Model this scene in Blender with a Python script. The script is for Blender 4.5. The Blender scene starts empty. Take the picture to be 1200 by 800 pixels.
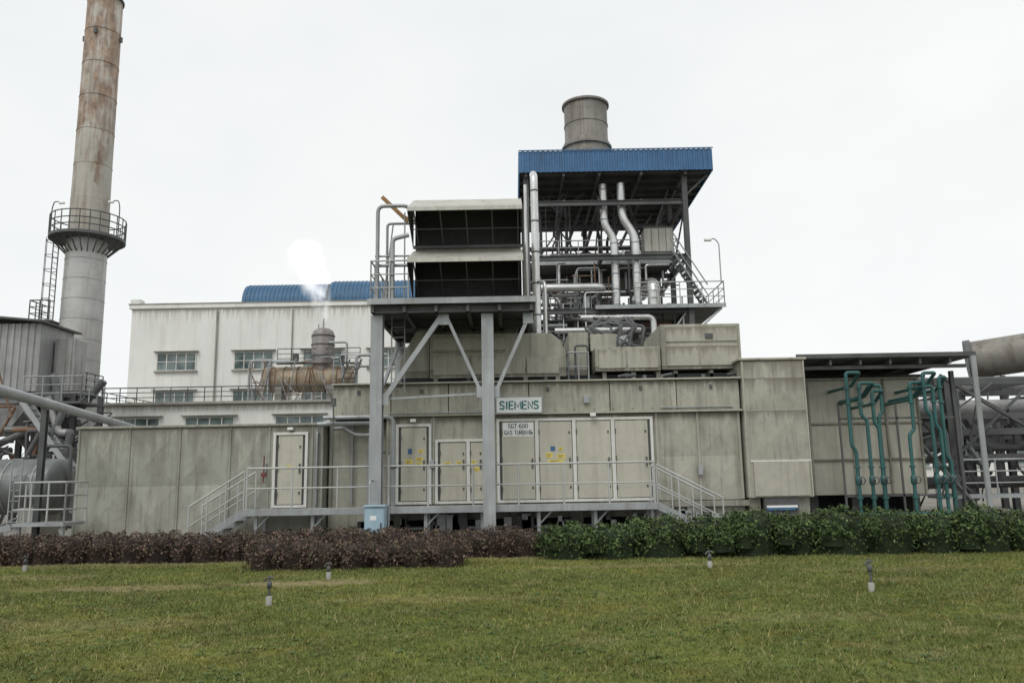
import bpy, bmesh, math, random
import numpy as np
from mathutils import Vector, Matrix
random.seed(3); rng=np.random.default_rng(3)
scene=bpy.context.scene
R=math.radians

# ------------------------------------------------------------ materials
def nd(t,type_,**kw):
    n=t.nodes.new(type_)
    for k,v in kw.items(): setattr(n,k,v)
    return n
def mixc(t,fac,a,b,blend='MIX'):
    m=nd(t,'ShaderNodeMix',data_type='RGBA',blend_type=blend)
    for i,v in ((0,fac),(6,a),(7,b)):
        if hasattr(v,'is_linked') : t.links.new(v,m.inputs[i])
        elif i==0: m.inputs[0].default_value=v
        else: m.inputs[i].default_value=(*v,1)
    return m.outputs[2]
def noise(t,pos,scale,detail=5,mscale=(1,1,1),loc=(0,0,0),rough=.55):
    mp=nd(t,'ShaderNodeMapping'); mp.inputs['Scale'].default_value=mscale; mp.inputs['Location'].default_value=loc
    t.links.new(pos,mp.inputs['Vector'])
    n=nd(t,'ShaderNodeTexNoise'); n.inputs['Scale'].default_value=scale; n.inputs['Detail'].default_value=detail
    n.inputs['Roughness'].default_value=rough
    t.links.new(mp.outputs[0],n.inputs['Vector'])
    return n.outputs['Fac']
def ramp(t,v,a,b,lo=0,hi=1):
    m=nd(t,'ShaderNodeMapRange'); t.links.new(v,m.inputs[0])
    m.inputs[1].default_value=a; m.inputs[2].default_value=b; m.inputs[3].default_value=lo; m.inputs[4].default_value=hi
    return m.outputs[0]
def mul(t,a,b,op='MULTIPLY'):
    m=nd(t,'ShaderNodeMath',operation=op)
    for i,v in enumerate((a,b)):
        if hasattr(v,'is_linked'): t.links.new(v,m.inputs[i])
        else: m.inputs[i].default_value=v
    return m.outputs[0]
def newmat(name):
    m=bpy.data.materials.new(name); m.use_nodes=True
    t=m.node_tree; b=t.nodes['Principled BSDF']
    g=nd(t,'ShaderNodeNewGeometry')
    return m,t,b,g.outputs['Position']
def mat(name,col,rough=.6,metal=0.,var=.18,ns=.9,streak=0.,scol=(.12,.09,.06),grime=.25,gcol=None,bump=.1,spec=.4,sscale=3.5,edges=None,rust=0):
    m,t,b,pos=newmat(name)
    c0=tuple(c*(1-var) for c in col); c1=tuple(min(1,c*(1+var)) for c in col)
    c=mixc(t,ramp(t,noise(t,pos,ns,6),.3,.7),c0,c1)
    if grime>0:
        gc=gcol or tuple(x*.45 for x in col)
        f=ramp(t,noise(t,pos,5,8,rough=.7),.48,.78,0,grime)
        c=mixc(t,f,c,gc)
    if streak>0:
        s=ramp(t,noise(t,pos,sscale,5,(1,1,.09)),.48,.68,0,1)
        s=mul(t,s,ramp(t,noise(t,pos,.7,3,loc=(9,4,2)),.35,.65,.2,1))
        c=mixc(t,mul(t,s,streak),c,scol)
        s2=ramp(t,noise(t,pos,sscale*3,4,(1,1,.05),loc=(5,5,5)),.54,.7,0,.6*streak)
        c=mixc(t,s2,c,scol)
    if edges:
        # run-off dirt washed down below horizontal seams
        sep=nd(t,'ShaderNodeSeparateXYZ'); t.links.new(pos,sep.inputs[0])
        wob=noise(t,pos,5,5,(1,1,.02),loc=(1,7,3),rough=.7)
        for ez,dep in edges:
            dd=mul(t,mul(t,sep.outputs[2],-1.),ez,'ADD')
            dn=nd(t,'ShaderNodeMath',operation='DIVIDE'); t.links.new(dd,dn.inputs[0])
            t.links.new(ramp(t,wob,.38,.68,.05,dep),dn.inputs[1])
            f=ramp(t,dn.outputs[0],0,1,.85,0)
            gate=nd(t,'ShaderNodeMath',operation='GREATER_THAN'); t.links.new(dd,gate.inputs[0]); gate.inputs[1].default_value=0
            c=mixc(t,mul(t,f,gate.outputs[0]),c,scol)
    if rust>0:
        f=ramp(t,noise(t,pos,2.2,9,(1,1,.45),loc=(4,2,8),rough=.75),.60,.68,0,rust)
        c=mixc(t,f,c,(.20,.11,.06))
    t.links.new(c,b.inputs['Base Color'])
    b.inputs['Metallic'].default_value=metal
    t.links.new(ramp(t,noise(t,pos,7,4),.3,.7,max(.05,rough-.12),min(1,rough+.12)),b.inputs['Roughness'])
    b.inputs['Specular IOR Level'].default_value=spec
    if bump>0:
        bp=nd(t,'ShaderNodeBump'); bp.inputs['Strength'].default_value=bump; bp.inputs['Distance'].default_value=.02
        t.links.new(noise(t,pos,3,4),bp.inputs['Height']); t.links.new(bp.outputs[0],b.inputs['Normal'])
    return m
BEIGE=mat('beige_paint',(.385,.378,.315),.55,streak=.7,scol=(.15,.135,.105),var=.15,grime=.4,edges=((3.27,.55),(4.14,.7),(4.62,1.0)),rust=.3)
BEIGE2=mat('beige_panel',(.42,.41,.345),.5,streak=.5,scol=(.18,.16,.12),var=.11,grime=.3,edges=((5.15,.5),(5.7,.5)),rust=.2)
DOORM=mat('door_cream_paint',(.50,.485,.40),.5,streak=.4,scol=(.24,.21,.16),var=.08,grime=.25)
BEIGED=mat('beige_dirty',(.29,.285,.24),.6,streak=.9,scol=(.09,.08,.06),var=.2,grime=.5,rust=.4)
LWALL=mat('weathered_grey_beige',(.345,.345,.295),.65,streak=.8,scol=(.15,.14,.115),var=.16,grime=.45,edges=((3.1,1.3),))
HOODL=mat('hood_light',(.46,.45,.40),.5,streak=.5,var=.1,grime=.3,scol=(.2,.17,.13))
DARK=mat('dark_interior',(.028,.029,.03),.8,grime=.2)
DSTEEL=mat('dark_steel',(.10,.104,.103),.6,.15,var=.3,grime=.3)
GALV=mat('galvanised_steel',(.36,.38,.385),.45,.3,var=.2,streak=.4,scol=(.14,.12,.10))
RAILM=mat('rail_galvanised',(.46,.47,.45),.5,.15,var=.15)
SILVER=mat('aluminium_cladding',(.62,.63,.62),.32,.75,var=.15,ns=2,streak=.3,scol=(.25,.2,.15))
WHITEF=mat('white_frame_paint',(.70,.70,.66),.5,var=.06,grime=.3,streak=.4,scol=(.3,.25,.18))
WHITES=mat('sign_white',(.8,.81,.8),.4,var=.03,grime=.1)
TEALT=mat('sign_teal',(.0,.17,.18),.4,var=.03,grime=0)
BLACKT=mat('sign_dark_text',(.03,.03,.03),.5,var=.03,grime=0)
YEL=mat('sticker_yellow',(.72,.58,.14),.5,var=.1,grime=.3)
BLUE=mat('blue_corrugated',(.055,.15,.30),.45,var=.16,streak=.4,scol=(.05,.08,.12),grime=.3)
BLUEV=mat('blue_vault_sheet',(.045,.13,.24),.5,var=.16,streak=.4,scol=(.06,.1,.13),grime=.3)
TEAL=mat('teal_pipe_paint',(.035,.12,.115),.45,var=.25,streak=.3,scol=(.02,.05,.05))
LBLUE=mat('cabinet_blue',(.36,.50,.58),.45,var=.08,streak=.4,scol=(.2,.22,.22))
CLAD=mat('cladding_grey',(.35,.355,.35),.5,.2,var=.2,streak=.6,scol=(.13,.11,.09))
TANKM=mat('tank_dark_grey',(.17,.18,.18),.45,.3,var=.25,streak=.5,scol=(.08,.08,.07))
WBLD=mat('white_render',(.80,.80,.765),.85,var=.07,ns=.25,streak=.35,scol=(.42,.40,.35),grime=.15,gcol=(.5,.49,.45),sscale=1.2,edges=((13.8,1.6),(6.1,.8)))
CONC=mat('concrete',(.33,.32,.29),.9,var=.2,streak=.4,scol=(.14,.13,.12))
RUSTP=mat('rusty_pipe',(.20,.12,.08),.7,var=.3,grime=.4)
REDP=mat('red_pipe',(.16,.05,.04),.6,var=.2)
OCHRE=mat('ochre_beam',(.30,.18,.07),.7,var=.3)
ROOFG=mat('roof_dark',(.10,.105,.10),.7,var=.3)
RTANK=mat('stained_tank',(.40,.34,.25),.6,.1,var=.25,ns=1.5,streak=1.,scol=(.15,.075,.035),grime=.7,gcol=(.18,.09,.04),sscale=2.)
VESM=mat('vessel_grey',(.28,.26,.25),.55,.2,var=.2,streak=.7,scol=(.16,.10,.08),sscale=2)
STACKM=mat('stack_grey_brown',(.24,.225,.20),.6,.2,var=.2,streak=.9,scol=(.11,.08,.06),grime=.5,sscale=1.2)
def glassmat():
    m,t,b,pos=newmat('window_glass')
    c=mixc(t,ramp(t,noise(t,pos,1.2,2),.35,.65),(.05,.08,.08),(.20,.26,.25))
    t.links.new(c,b.inputs['Base Color']); b.inputs['Roughness'].default_value=.12; b.inputs['Specular IOR Level'].default_value=.7
    return m
GLASS=glassmat()
def chimmat():
    m,t,b,pos=newmat('chimney_rusting_paint')
    sep=nd(t,'ShaderNodeSeparateXYZ'); t.links.new(pos,sep.inputs[0])
    base=mixc(t,ramp(t,noise(t,pos,.8,5),.3,.7),(.34,.32,.27),(.48,.46,.41))
    up=ramp(t,sep.outputs[2],15,23,.0,1)
    n1=noise(t,pos,1.3,8,(1,1,.5),rough=.7); n2=noise(t,pos,2.8,6,(1.6,1.6,.12),loc=(3,1,0),rough=.65)
    s=mul(t,mul(t,n1,mul(t,n2,.55),'ADD'),mul(t,up,.25),'ADD')
    f=ramp(t,s,.88,1.06,0,.85)
    rust=mixc(t,ramp(t,noise(t,pos,3.5,7,(1,1,.6),rough=.7),.35,.65),(.10,.06,.04),(.33,.21,.13))
    c=mixc(t,f,base,rust)
    s2=ramp(t,noise(t,pos,5,4,(1,1,.05)),.52,.7,0,.5)
    c=mixc(t,s2,c,(.17,.12,.09))
    t.links.new(c,b.inputs['Base Color']); b.inputs['Roughness'].default_value=.8
    return m
CHIM=chimmat()
CHIML=mat('chimney_lower_cladding',(.46,.46,.44),.45,.25,var=.15,streak=.7,scol=(.2,.17,.13),sscale=1.5)
def attrmat(name,rough=.6,spec=.3):
    m,t,b,pos=newmat(name)
    a=nd(t,'ShaderNodeAttribute',attribute_name='Col')
    t.links.new(a.outputs['Color'],b.inputs['Base Color']); b.inputs['Roughness'].default_value=rough
    b.inputs['Specular IOR Level'].default_value=spec
    return m
LEAF=attrmat('leaves',.55,.2); BLADE=attrmat('grass_blade_surface',.65,.2)
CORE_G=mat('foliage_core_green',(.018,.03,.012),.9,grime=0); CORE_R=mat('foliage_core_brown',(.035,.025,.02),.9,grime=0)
GROUNDM=mat('yard_concrete_soil',(.22,.205,.175),.95,var=.25,ns=.4,grime=.5,bump=.4)
def lawnmat():
    m,t,b,pos=newmat('lawn_turf')
    a=nd(t,'ShaderNodeAttribute',attribute_name='Col')
    c=mixc(t,ramp(t,noise(t,pos,9,6),.3,.7),(.55,.55,.5),(1.2,1.2,1.15))
    c2=mixc(t,1.0,a.outputs['Color'],c,'MULTIPLY')
    t.links.new(c2,b.inputs['Base Color']); b.inputs['Roughness'].default_value=.95
    b.inputs['Specular IOR Level'].default_value=.1
    bp=nd(t,'ShaderNodeBump'); bp.inputs['Strength'].default_value=.6; bp.inputs['Distance'].default_value=.03
    t.links.new(noise(t,pos,25,5),bp.inputs['Height']); t.links.new(bp.outputs[0],b.inputs['Normal'])
    return m
LAWN=lawnmat()

# ------------------------------------------------------------ geometry helpers
def link(o): scene.collection.objects.link(o); return o
class Part:
    def __init__(s,m,bevel=0): s.v=[];s.f=[];s.sm=[];s.m=m;s.bevel=bevel
    def add(s,vs,fs,sm=False):
        o=len(s.v); s.v+= [tuple(v) for v in vs]
        for f in fs: s.f.append(tuple(i+o for i in f)); s.sm.append(sm)
    def box(s,x0,x1,y0,y1,z0,z1):
        s.add([(x0,y0,z0),(x1,y0,z0),(x1,y1,z0),(x0,y1,z0),(x0,y0,z1),(x1,y0,z1),(x1,y1,z1),(x0,y1,z1)],
          [(0,3,2,1),(4,5,6,7),(0,1,5,4),(1,2,6,5),(2,3,7,6),(3,0,4,7)])
    def beam(s,p,q,w=.1,h=.1):
        p=Vector(p);q=Vector(q);d=(q-p).normalized()
        up=Vector((0,1,0)) if abs(d.z)>.8 else Vector((0,0,1))
        a=d.cross(up).normalized(); b=a.cross(d).normalized(); a*=w/2; b*=h/2
        vs=[p-a-b,p+a-b,p+a+b,p-a+b,q-a-b,q+a-b,q+a+b,q-a+b]
        s.add(vs,[(0,3,2,1),(4,5,6,7),(0,1,5,4),(1,2,6,5),(2,3,7,6),(3,0,4,7)])
    def hcol(s,x,y,z0,z1,w=.3,t=.03):
        s.box(x-w/2,x+w/2,y-w/2,y-w/2+t,z0,z1); s.box(x-w/2,x+w/2,y+w/2-t,y+w/2,z0,z1)
        s.box(x-t/2,x+t/2,y-w/2+t,y+w/2-t,z0,z1)
    def hbeamx(s,x0,x1,y,z,h=.25,w=.15,t=.025):
        s.box(x0,x1,y-w/2,y+w/2,z-h/2,z-h/2+t); s.box(x0,x1,y-w/2,y+w/2,z+h/2-t,z+h/2)
        s.box(x0,x1,y-t/2,y+t/2,z-h/2+t,z+h/2-t)
    def prism(s,poly,y0,y1):
        n=len(poly)
        vs=[(x,y0,z) for x,z in poly]+[(x,y1,z) for x,z in poly]
        s.add(vs,[tuple(range(n)),tuple(range(2*n-1,n-1,-1))]+[(i,(i+1)%n,(i+1)%n+n,i+n) for i in range(n)])
    def prismx(s,poly,x0,x1):
        n=len(poly)
        vs=[(x0,y,z) for y,z in poly]+[(x1,y,z) for y,z in poly]
        s.add(vs,[tuple(range(n)),tuple(range(2*n-1,n-1,-1))]+[(i,(i+1)%n,(i+1)%n+n,i+n) for i in range(n)])
    def pipe(s,pts,r,n=10,bend=0,caps=True):
        pts=[Vector(p) for p in pts]
        if bend>0:
            o=[pts[0]]
            for i in range(1,len(pts)-1):
                a,b,c=pts[i-1],pts[i],pts[i+1]
                d1=(a-b);d2=(c-b);k=min(bend,d1.length*.45,d2.length*.45)
                p1=b+d1.normalized()*k;p2=b+d2.normalized()*k
                for j in range(6):
                    u=j/5; o.append(p1*(1-u)**2+b*2*u*(1-u)+p2*u*u)
            o.append(pts[-1]); pts=o
        m=len(pts); T=[]
        for i in range(m):
            d=(pts[min(i+1,m-1)]-pts[max(i-1,0)]); T.append(d.normalized())
        nrm=T[0].orthogonal().normalized(); vs=[]
        for i in range(m):
            nrm=(nrm-T[i]*nrm.dot(T[i])).normalized(); b=T[i].cross(nrm)
            for k in range(n):
                a=2*math.pi*k/n; vs.append(pts[i]+(nrm*math.cos(a)+b*math.sin(a))*r)
        fs=[(i*n+k,i*n+(k+1)%n,(i+1)*n+(k+1)%n,(i+1)*n+k) for i in range(m-1) for k in range(n)]
        s.add(vs,fs,True)
        if caps:
            s.add(vs[:n],[tuple(range(n))]); s.add(vs[-n:],[tuple(range(n))])
    def lathe(s,c,prof,n=32,axis='z',smooth=True):
        vs=[]
        for r,t in prof:
            for k in range(n):
                a=2*math.pi*k/n; u,w=r*math.cos(a),r*math.sin(a)
                if axis=='z': vs.append((c[0]+u,c[1]+w,c[2]+t))
                elif axis=='x': vs.append((c[0]+t,c[1]+u,c[2]+w))
                else: vs.append((c[0]+u,c[1]+t,c[2]+w))
        m=len(prof)
        s.add(vs,[(i*n+k,i*n+(k+1)%n,(i+1)*n+(k+1)%n,(i+1)*n+k) for i in range(m-1) for k in range(n)],smooth)
    def tank(s,c,r,L,axis='x',dome=.35,n=32):
        pr=[(r*math.sin(a),-dome*math.cos(a)*r) for a in [i*math.pi/2/7 for i in range(8)]]
        pr+=[(r*math.cos(a),L+dome*math.sin(a)*r) for a in [i*math.pi/2/7 for i in range(8)]]
        s.lathe(c,pr,n,axis)
    def corr(s,p0,u,ul,v,vl,nrm,pitch=.2,amp=.03):
        p0=Vector(p0);u=Vector(u);v=Vector(v);nrm=Vector(nrm)
        prof=[]; x=0
        while x<ul-1e-6:
            for fx,h in ((0,0),(.45,0),(.55,1),(.9,1)):
                xx=x+fx*pitch
                if xx<=ul: prof.append((xx,h*amp))
            x+=pitch
        prof.append((ul,0)); m=len(prof); vs=[]
        for a,h in prof: vs.append(p0+u*a+nrm*h)
        for a,h in prof: vs.append(p0+u*a+nrm*h+v*vl)
        s.add(vs,[(i,i+1,m+i+1,m+i) for i in range(m-1)])
    def pyramid_panel(s,x0,x1,z0,z1,y,rise=.05):
        xm,zm=(x0+x1)/2,(z0+z1)/2
        s.add([(x0,y,z0),(x1,y,z0),(x1,y,z1),(x0,y,z1),(xm,y-rise,zm)],[(0,1,4),(1,2,4),(2,3,4),(3,0,4)])
ALL=[]
class Obj:
    def __init__(s,name):
        s.e=link(bpy.data.objects.new(name,None)); s.p={}; ALL.append(s)
    def __call__(s,pn,m=None,bevel=0):
        if pn not in s.p: s.p[pn]=Part(m,bevel)
        return s.p[pn]
    def done(s):
        for pn,p in s.p.items():
            if not p.v: continue
            me=bpy.data.meshes.new(pn); me.from_pydata(p.v,[],p.f)
            me.polygons.foreach_set('use_smooth',p.sm)
            me.materials.append(p.m)
            bm=bmesh.new(); bm.from_mesh(me); bmesh.ops.recalc_face_normals(bm,faces=bm.faces); bm.to_mesh(me); bm.free()
            o=link(bpy.data.objects.new(pn,me)); o.parent=s.e
            if p.bevel:
                b=o.modifiers.new('bevel','BEVEL'); b.width=p.bevel; b.segments=2; b.limit_method='ANGLE'
def rail(p,pts,h=1.0,sp=1.2,r=.022,mid=1,kick=None):
    pts=[Vector(q) for q in pts]; H=Vector((0,0,h))
    for a,b in zip(pts[:-1],pts[1:]):
        n=max(1,round((b-a).length/sp))
        for i in range(n+1):
            q=a.lerp(b,i/n); p.pipe([q,q+H],r,6)
        p.pipe([a+H,b+H],r*1.1,6)
        for k in range(mid): p.pipe([a+H*((k+1)/(mid+1)),b+H*((k+1)/(mid+1))],r*.8,6)
GL={'S':[[(1,.83),(.82,.98),(.5,1),(.18,.97),(.02,.8),(.08,.62),(.3,.54),(.7,.46),(.92,.38),(.98,.2),(.82,.03),(.5,0),(.18,.02),(0,.17)]],
 'I':[[(.5,0),(.5,1)]],'E':[[(1,1),(0,1),(0,0),(1,0)],[(0,.52),(.85,.52)]],'M':[[(0,0),(0,1),(.5,.25),(1,1),(1,0)]],'N':[[(0,0),(0,1),(1,0),(1,1)]],
 'G':[[(1,.83),(.8,.98),(.5,1),(.15,.9),(0,.5),(.15,.1),(.5,0),(.8,.02),(1,.17),(1,.45),(.6,.45)]],'T':[[(0,1),(1,1)],[(.5,1),(.5,0)]],'A':[[(0,0),(.5,1),(1,0)],[(.2,.35),(.8,.35)]],
 'U':[[(0,1),(0,.2),(.2,0),(.8,0),(1,.2),(1,1)]],'R':[[(0,0),(0,1),(.8,1),(1,.8),(.8,.52),(0,.52)],[(.5,.52),(1,0)]],'B':[[(0,0),(0,1),(.75,1),(.9,.78),(.75,.54),(0,.54)],[(.75,.54),(1,.28),(.75,0),(0,0)]],
 '6':[[(.9,.95),(.5,1),(.1,.75),(0,.3),(.2,0),(.8,0),(1,.3),(.8,.55),(.2,.55),(.03,.35)]],'0':[[(.5,0),(.12,.15),(0,.5),(.12,.85),(.5,1),(.88,.85),(1,.5),(.88,.15),(.5,0)]],'-':[[(.1,.5),(.9,.5)]]}
def lettering(p,s,x0,x1,z0,h,y,r):
    widths=[.35 if c in 'I- ' else (1.15 if c=='M' else .8) for c in s]; tot=sum(widths)+.32*(len(s)-1); k=(x1-x0)/tot; x=x0
    for c,w in zip(s,widths):
        for pl in GL.get(c,[]): p.pipe([(x+a*w*k,y,z0+b*h) for a,b in pl],r,6)
        x+=(w+.32)*k

# ------------------------------------------------------------ world, sun, camera
w=bpy.data.worlds.new('World'); scene.world=w; w.use_nodes=True
t=w.node_tree; bg=t.nodes['Background']
sky=nd(t,'ShaderNodeTexSky',sky_type='NISHITA'); sky.sun_disc=False; sky.sun_elevation=R(50); sky.sun_rotation=R(202)
hsv=nd(t,'ShaderNodeHueSaturation'); hsv.inputs['Saturation'].default_value=.12
t.links.new(sky.outputs[0],hsv.inputs['Color'])
tc=nd(t,'ShaderNodeTexCoord')
nn=noise(t,tc.outputs['Generated'],1.5,4,(1,1,2.2))
cloud=mixc(t,ramp(t,nn,.3,.7),(7.9,8.25,8.4),(9.3,9.4,9.35))
cc=mixc(t,.9,hsv.outputs[0],cloud)
t.links.new(cc,bg.inputs['Color']); bg.inputs['Strength'].default_value=.110
sl=bpy.data.lights.new('sun','SUN'); sl.energy=1.15; sl.angle=R(30); sl.color=(1,.98,.94)
so=link(bpy.data.objects.new('sun',sl)); so.rotation_euler=(R(40),0,R(-22))
cd=bpy.data.cameras.new('camera'); cd.lens=28; cd.sensor_width=36; cd.clip_end=3000; cd.clip_start=.1
cam=link(bpy.data.objects.new('camera',cd))
cam.matrix_world=Matrix.Translation((0,0,1.6))@Matrix.Rotation(R(90+9.73),4,'X')@Matrix.Rotation(R(-1),4,'Z')
scene.camera=cam
scene.view_settings.view_transform='Standard'; scene.view_settings.look='None'; scene.view_settings.exposure=0

# ------------------------------------------------------------ ground + lawn
me=bpy.data.meshes.new('ground'); me.from_pydata([(-900,-300,0),(900,-300,0),(900,1500,0),(-900,1500,0)],[],[(0,1,2,3)])
me.materials.append(GROUNDM); link(bpy.data.objects.new('ground',me))
bare=[(-3.3,13,1.2,.35,1.),(-6.0,12.7,1.3,.35,.8),(-9,14.4,2,.4,.5),(2.5,14.6,2.2,.3,.5),(-1,11,1.2,.3,.35),(6,13.5,2,.3,.3),(-5,9.5,1.5,.4,.3),(3,9.2,1.2,.3,.25)]
def vnoise(x,y):
    return (np.sin(x*1.3+2*np.sin(y*.9))*np.cos(y*1.7+1.5*np.sin(x*.7))+.6*np.sin(x*3.1+y*2.3+np.sin(y*4))+.4*np.sin(x*6.3-y*5.1+2*np.sin(x*2.2)))/2
def bareness(x,y):
    b=np.zeros_like(x)
    for cx,cy,a,c,k in bare:
        d=((x-cx)/a)**2+((y-cy)/c)**2
        b=np.maximum(b,k*np.clip(1.4-d*(1+.7*vnoise(x*3,y*3)),0,1))
    b=np.maximum(b,np.clip((vnoise(x*1.1+4,y*1.6)-.45)*.9,0,.55))
    b=np.maximum(b,np.clip((vnoise(x*4+1,y*5)-.5)*1.2,0,.5))
    b=np.maximum(b,np.clip((y-15.6)*.6,0,.6))
    return b
nx,ny=260,150
gx,gy=np.meshgrid(np.linspace(-24,24,nx),np.linspace(-2,16.6,ny))
gz=.032+.02*vnoise(gx*.6,gy*.6)
gv=np.stack([gx.ravel(),gy.ravel(),gz.ravel()],1)
ii=np.arange(nx*ny).reshape(ny,nx)
gf=np.stack([ii[:-1,:-1].ravel(),ii[:-1,1:].ravel(),ii[1:,1:].ravel(),ii[1:,:-1].ravel()],1)
def npmesh(name,v,f,colv,m,parent=None):
    me=bpy.data.meshes.new(name); k=f.shape[1]
    me.vertices.add(len(v)); me.vertices.foreach_set('co',v.astype(np.float32).ravel())
    me.loops.add(f.size); me.loops.foreach_set('vertex_index',f.astype(np.int32).ravel())
    me.polygons.add(len(f)); me.polygons.foreach_set('loop_start',np.arange(0,f.size,k,dtype=np.int32)); me.polygons.foreach_set('loop_total',np.full(len(f),k,dtype=np.int32))
    me.update(calc_edges=True)
    if colv is not None:
        ca=me.color_attributes.new('Col','FLOAT_COLOR','POINT')
        ca.data.foreach_set('color',np.concatenate([colv,np.ones((len(v),1))],1).astype(np.float32).ravel())
    me.materials.append(m); me.validate()
    o=link(bpy.data.objects.new(name,me))
    if parent: o.parent=parent
    return o
def gcol(x,y):
    n=vnoise(x*.8,y*.9)[:,None]; n2=vnoise(x*2.3+7,y*2.9)[:,None]; n3=vnoise(x*.35+2,y*.5+1)[:,None]
    g=np.array([[.125,.152,.040]])*(1+.24*n)+np.array([[.06,.038,.006]])*np.clip(n2,0,1)+np.array([[.05,.035,.01]])*np.clip(n3,0,1)
    b=bareness(x,y)[:,None]
    return g*(1-b)+np.array([[.30,.255,.14]])*b
gc=gcol(gx.ravel(),gy.ravel())*.85
lawn=link(bpy.data.objects.new('lawn',None))
npmesh('turf',gv,gf,gc,LAWN,lawn)
N=250000
by=4.6+ (rng.random(N)**.8)*12.0
bx=(rng.random(N)*2-1)*(by*.66+1.2)
b=bareness(bx,by); keep=rng.random(N)>b*.9; bx=bx[keep];by=by[keep];N=len(bx)
dens=.55+.45*np.clip(vnoise(bx*2,by*2)+.6,0,1)
clump=np.clip(vnoise(bx*5+3,by*5)+.2,0,1)
hh=(.013+.032*rng.random(N)**1.6)*(.55+.5*dens+.75*clump)
tall=rng.random(N)<.015; hh[tall]*=2.1
an=rng.random(N)*6.283; wd=.0028+.0035*rng.random(N)+by*.00018
dx=np.cos(an)*wd;dy=np.sin(an)*wd; ln=rng.normal(0,.55,(N,2))*hh[:,None]
z0=.03+.02*vnoise(bx*.6,by*.6)
v=np.zeros((N,3,3)); v[:,0]=np.stack([bx-dx,by-dy,z0],1);v[:,1]=np.stack([bx+dx,by+dy,z0],1);v[:,2]=np.stack([bx+ln[:,0],by+ln[:,1],z0+hh],1)
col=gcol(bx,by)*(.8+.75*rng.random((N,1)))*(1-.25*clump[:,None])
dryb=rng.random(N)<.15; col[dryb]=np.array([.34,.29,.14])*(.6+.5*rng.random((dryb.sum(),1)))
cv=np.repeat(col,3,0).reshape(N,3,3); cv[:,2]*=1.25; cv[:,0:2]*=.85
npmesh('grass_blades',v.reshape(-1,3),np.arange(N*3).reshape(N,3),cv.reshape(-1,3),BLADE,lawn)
# broadleaf weeds
N=5200; wy=5+rng.random(N)*10.5; wx=(rng.random(N)*2-1)*(wy*.66+1); kp=vnoise(wx*1.7+9,wy*1.9)>.25; wx=wx[kp];wy=wy[kp];N=len(wx)
V_=[];C_=[]
for k in range(5):
    a=k*1.257+rng.random(N)*.6; r0=.012+.02*rng.random(N); zz=.045+.02*vnoise(wx*.6,wy*.6)
    ca,sa=np.cos(a),np.sin(a); w2=r0*.4
    q_=np.stack([np.stack([wx,wy,zz-.01],1),np.stack([wx+ca*r0-sa*w2,wy+sa*r0+ca*w2,zz+.008],1),np.stack([wx+ca*r0*2,wy+sa*r0*2,zz],1),np.stack([wx+ca*r0+sa*w2,wy+sa*r0-ca*w2,zz+.008],1)],1)
    V_.append(q_); cc_=np.array([.085,.135,.04])*(.7+.7*rng.random((N,1))); C_.append(np.repeat(cc_[:,None,:],4,1))
V_=np.concatenate(V_).reshape(-1,3); npmesh('weeds',V_,np.arange(len(V_)).reshape(-1,4),np.concatenate(C_).reshape(-1,3),BLADE,lawn)

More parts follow.
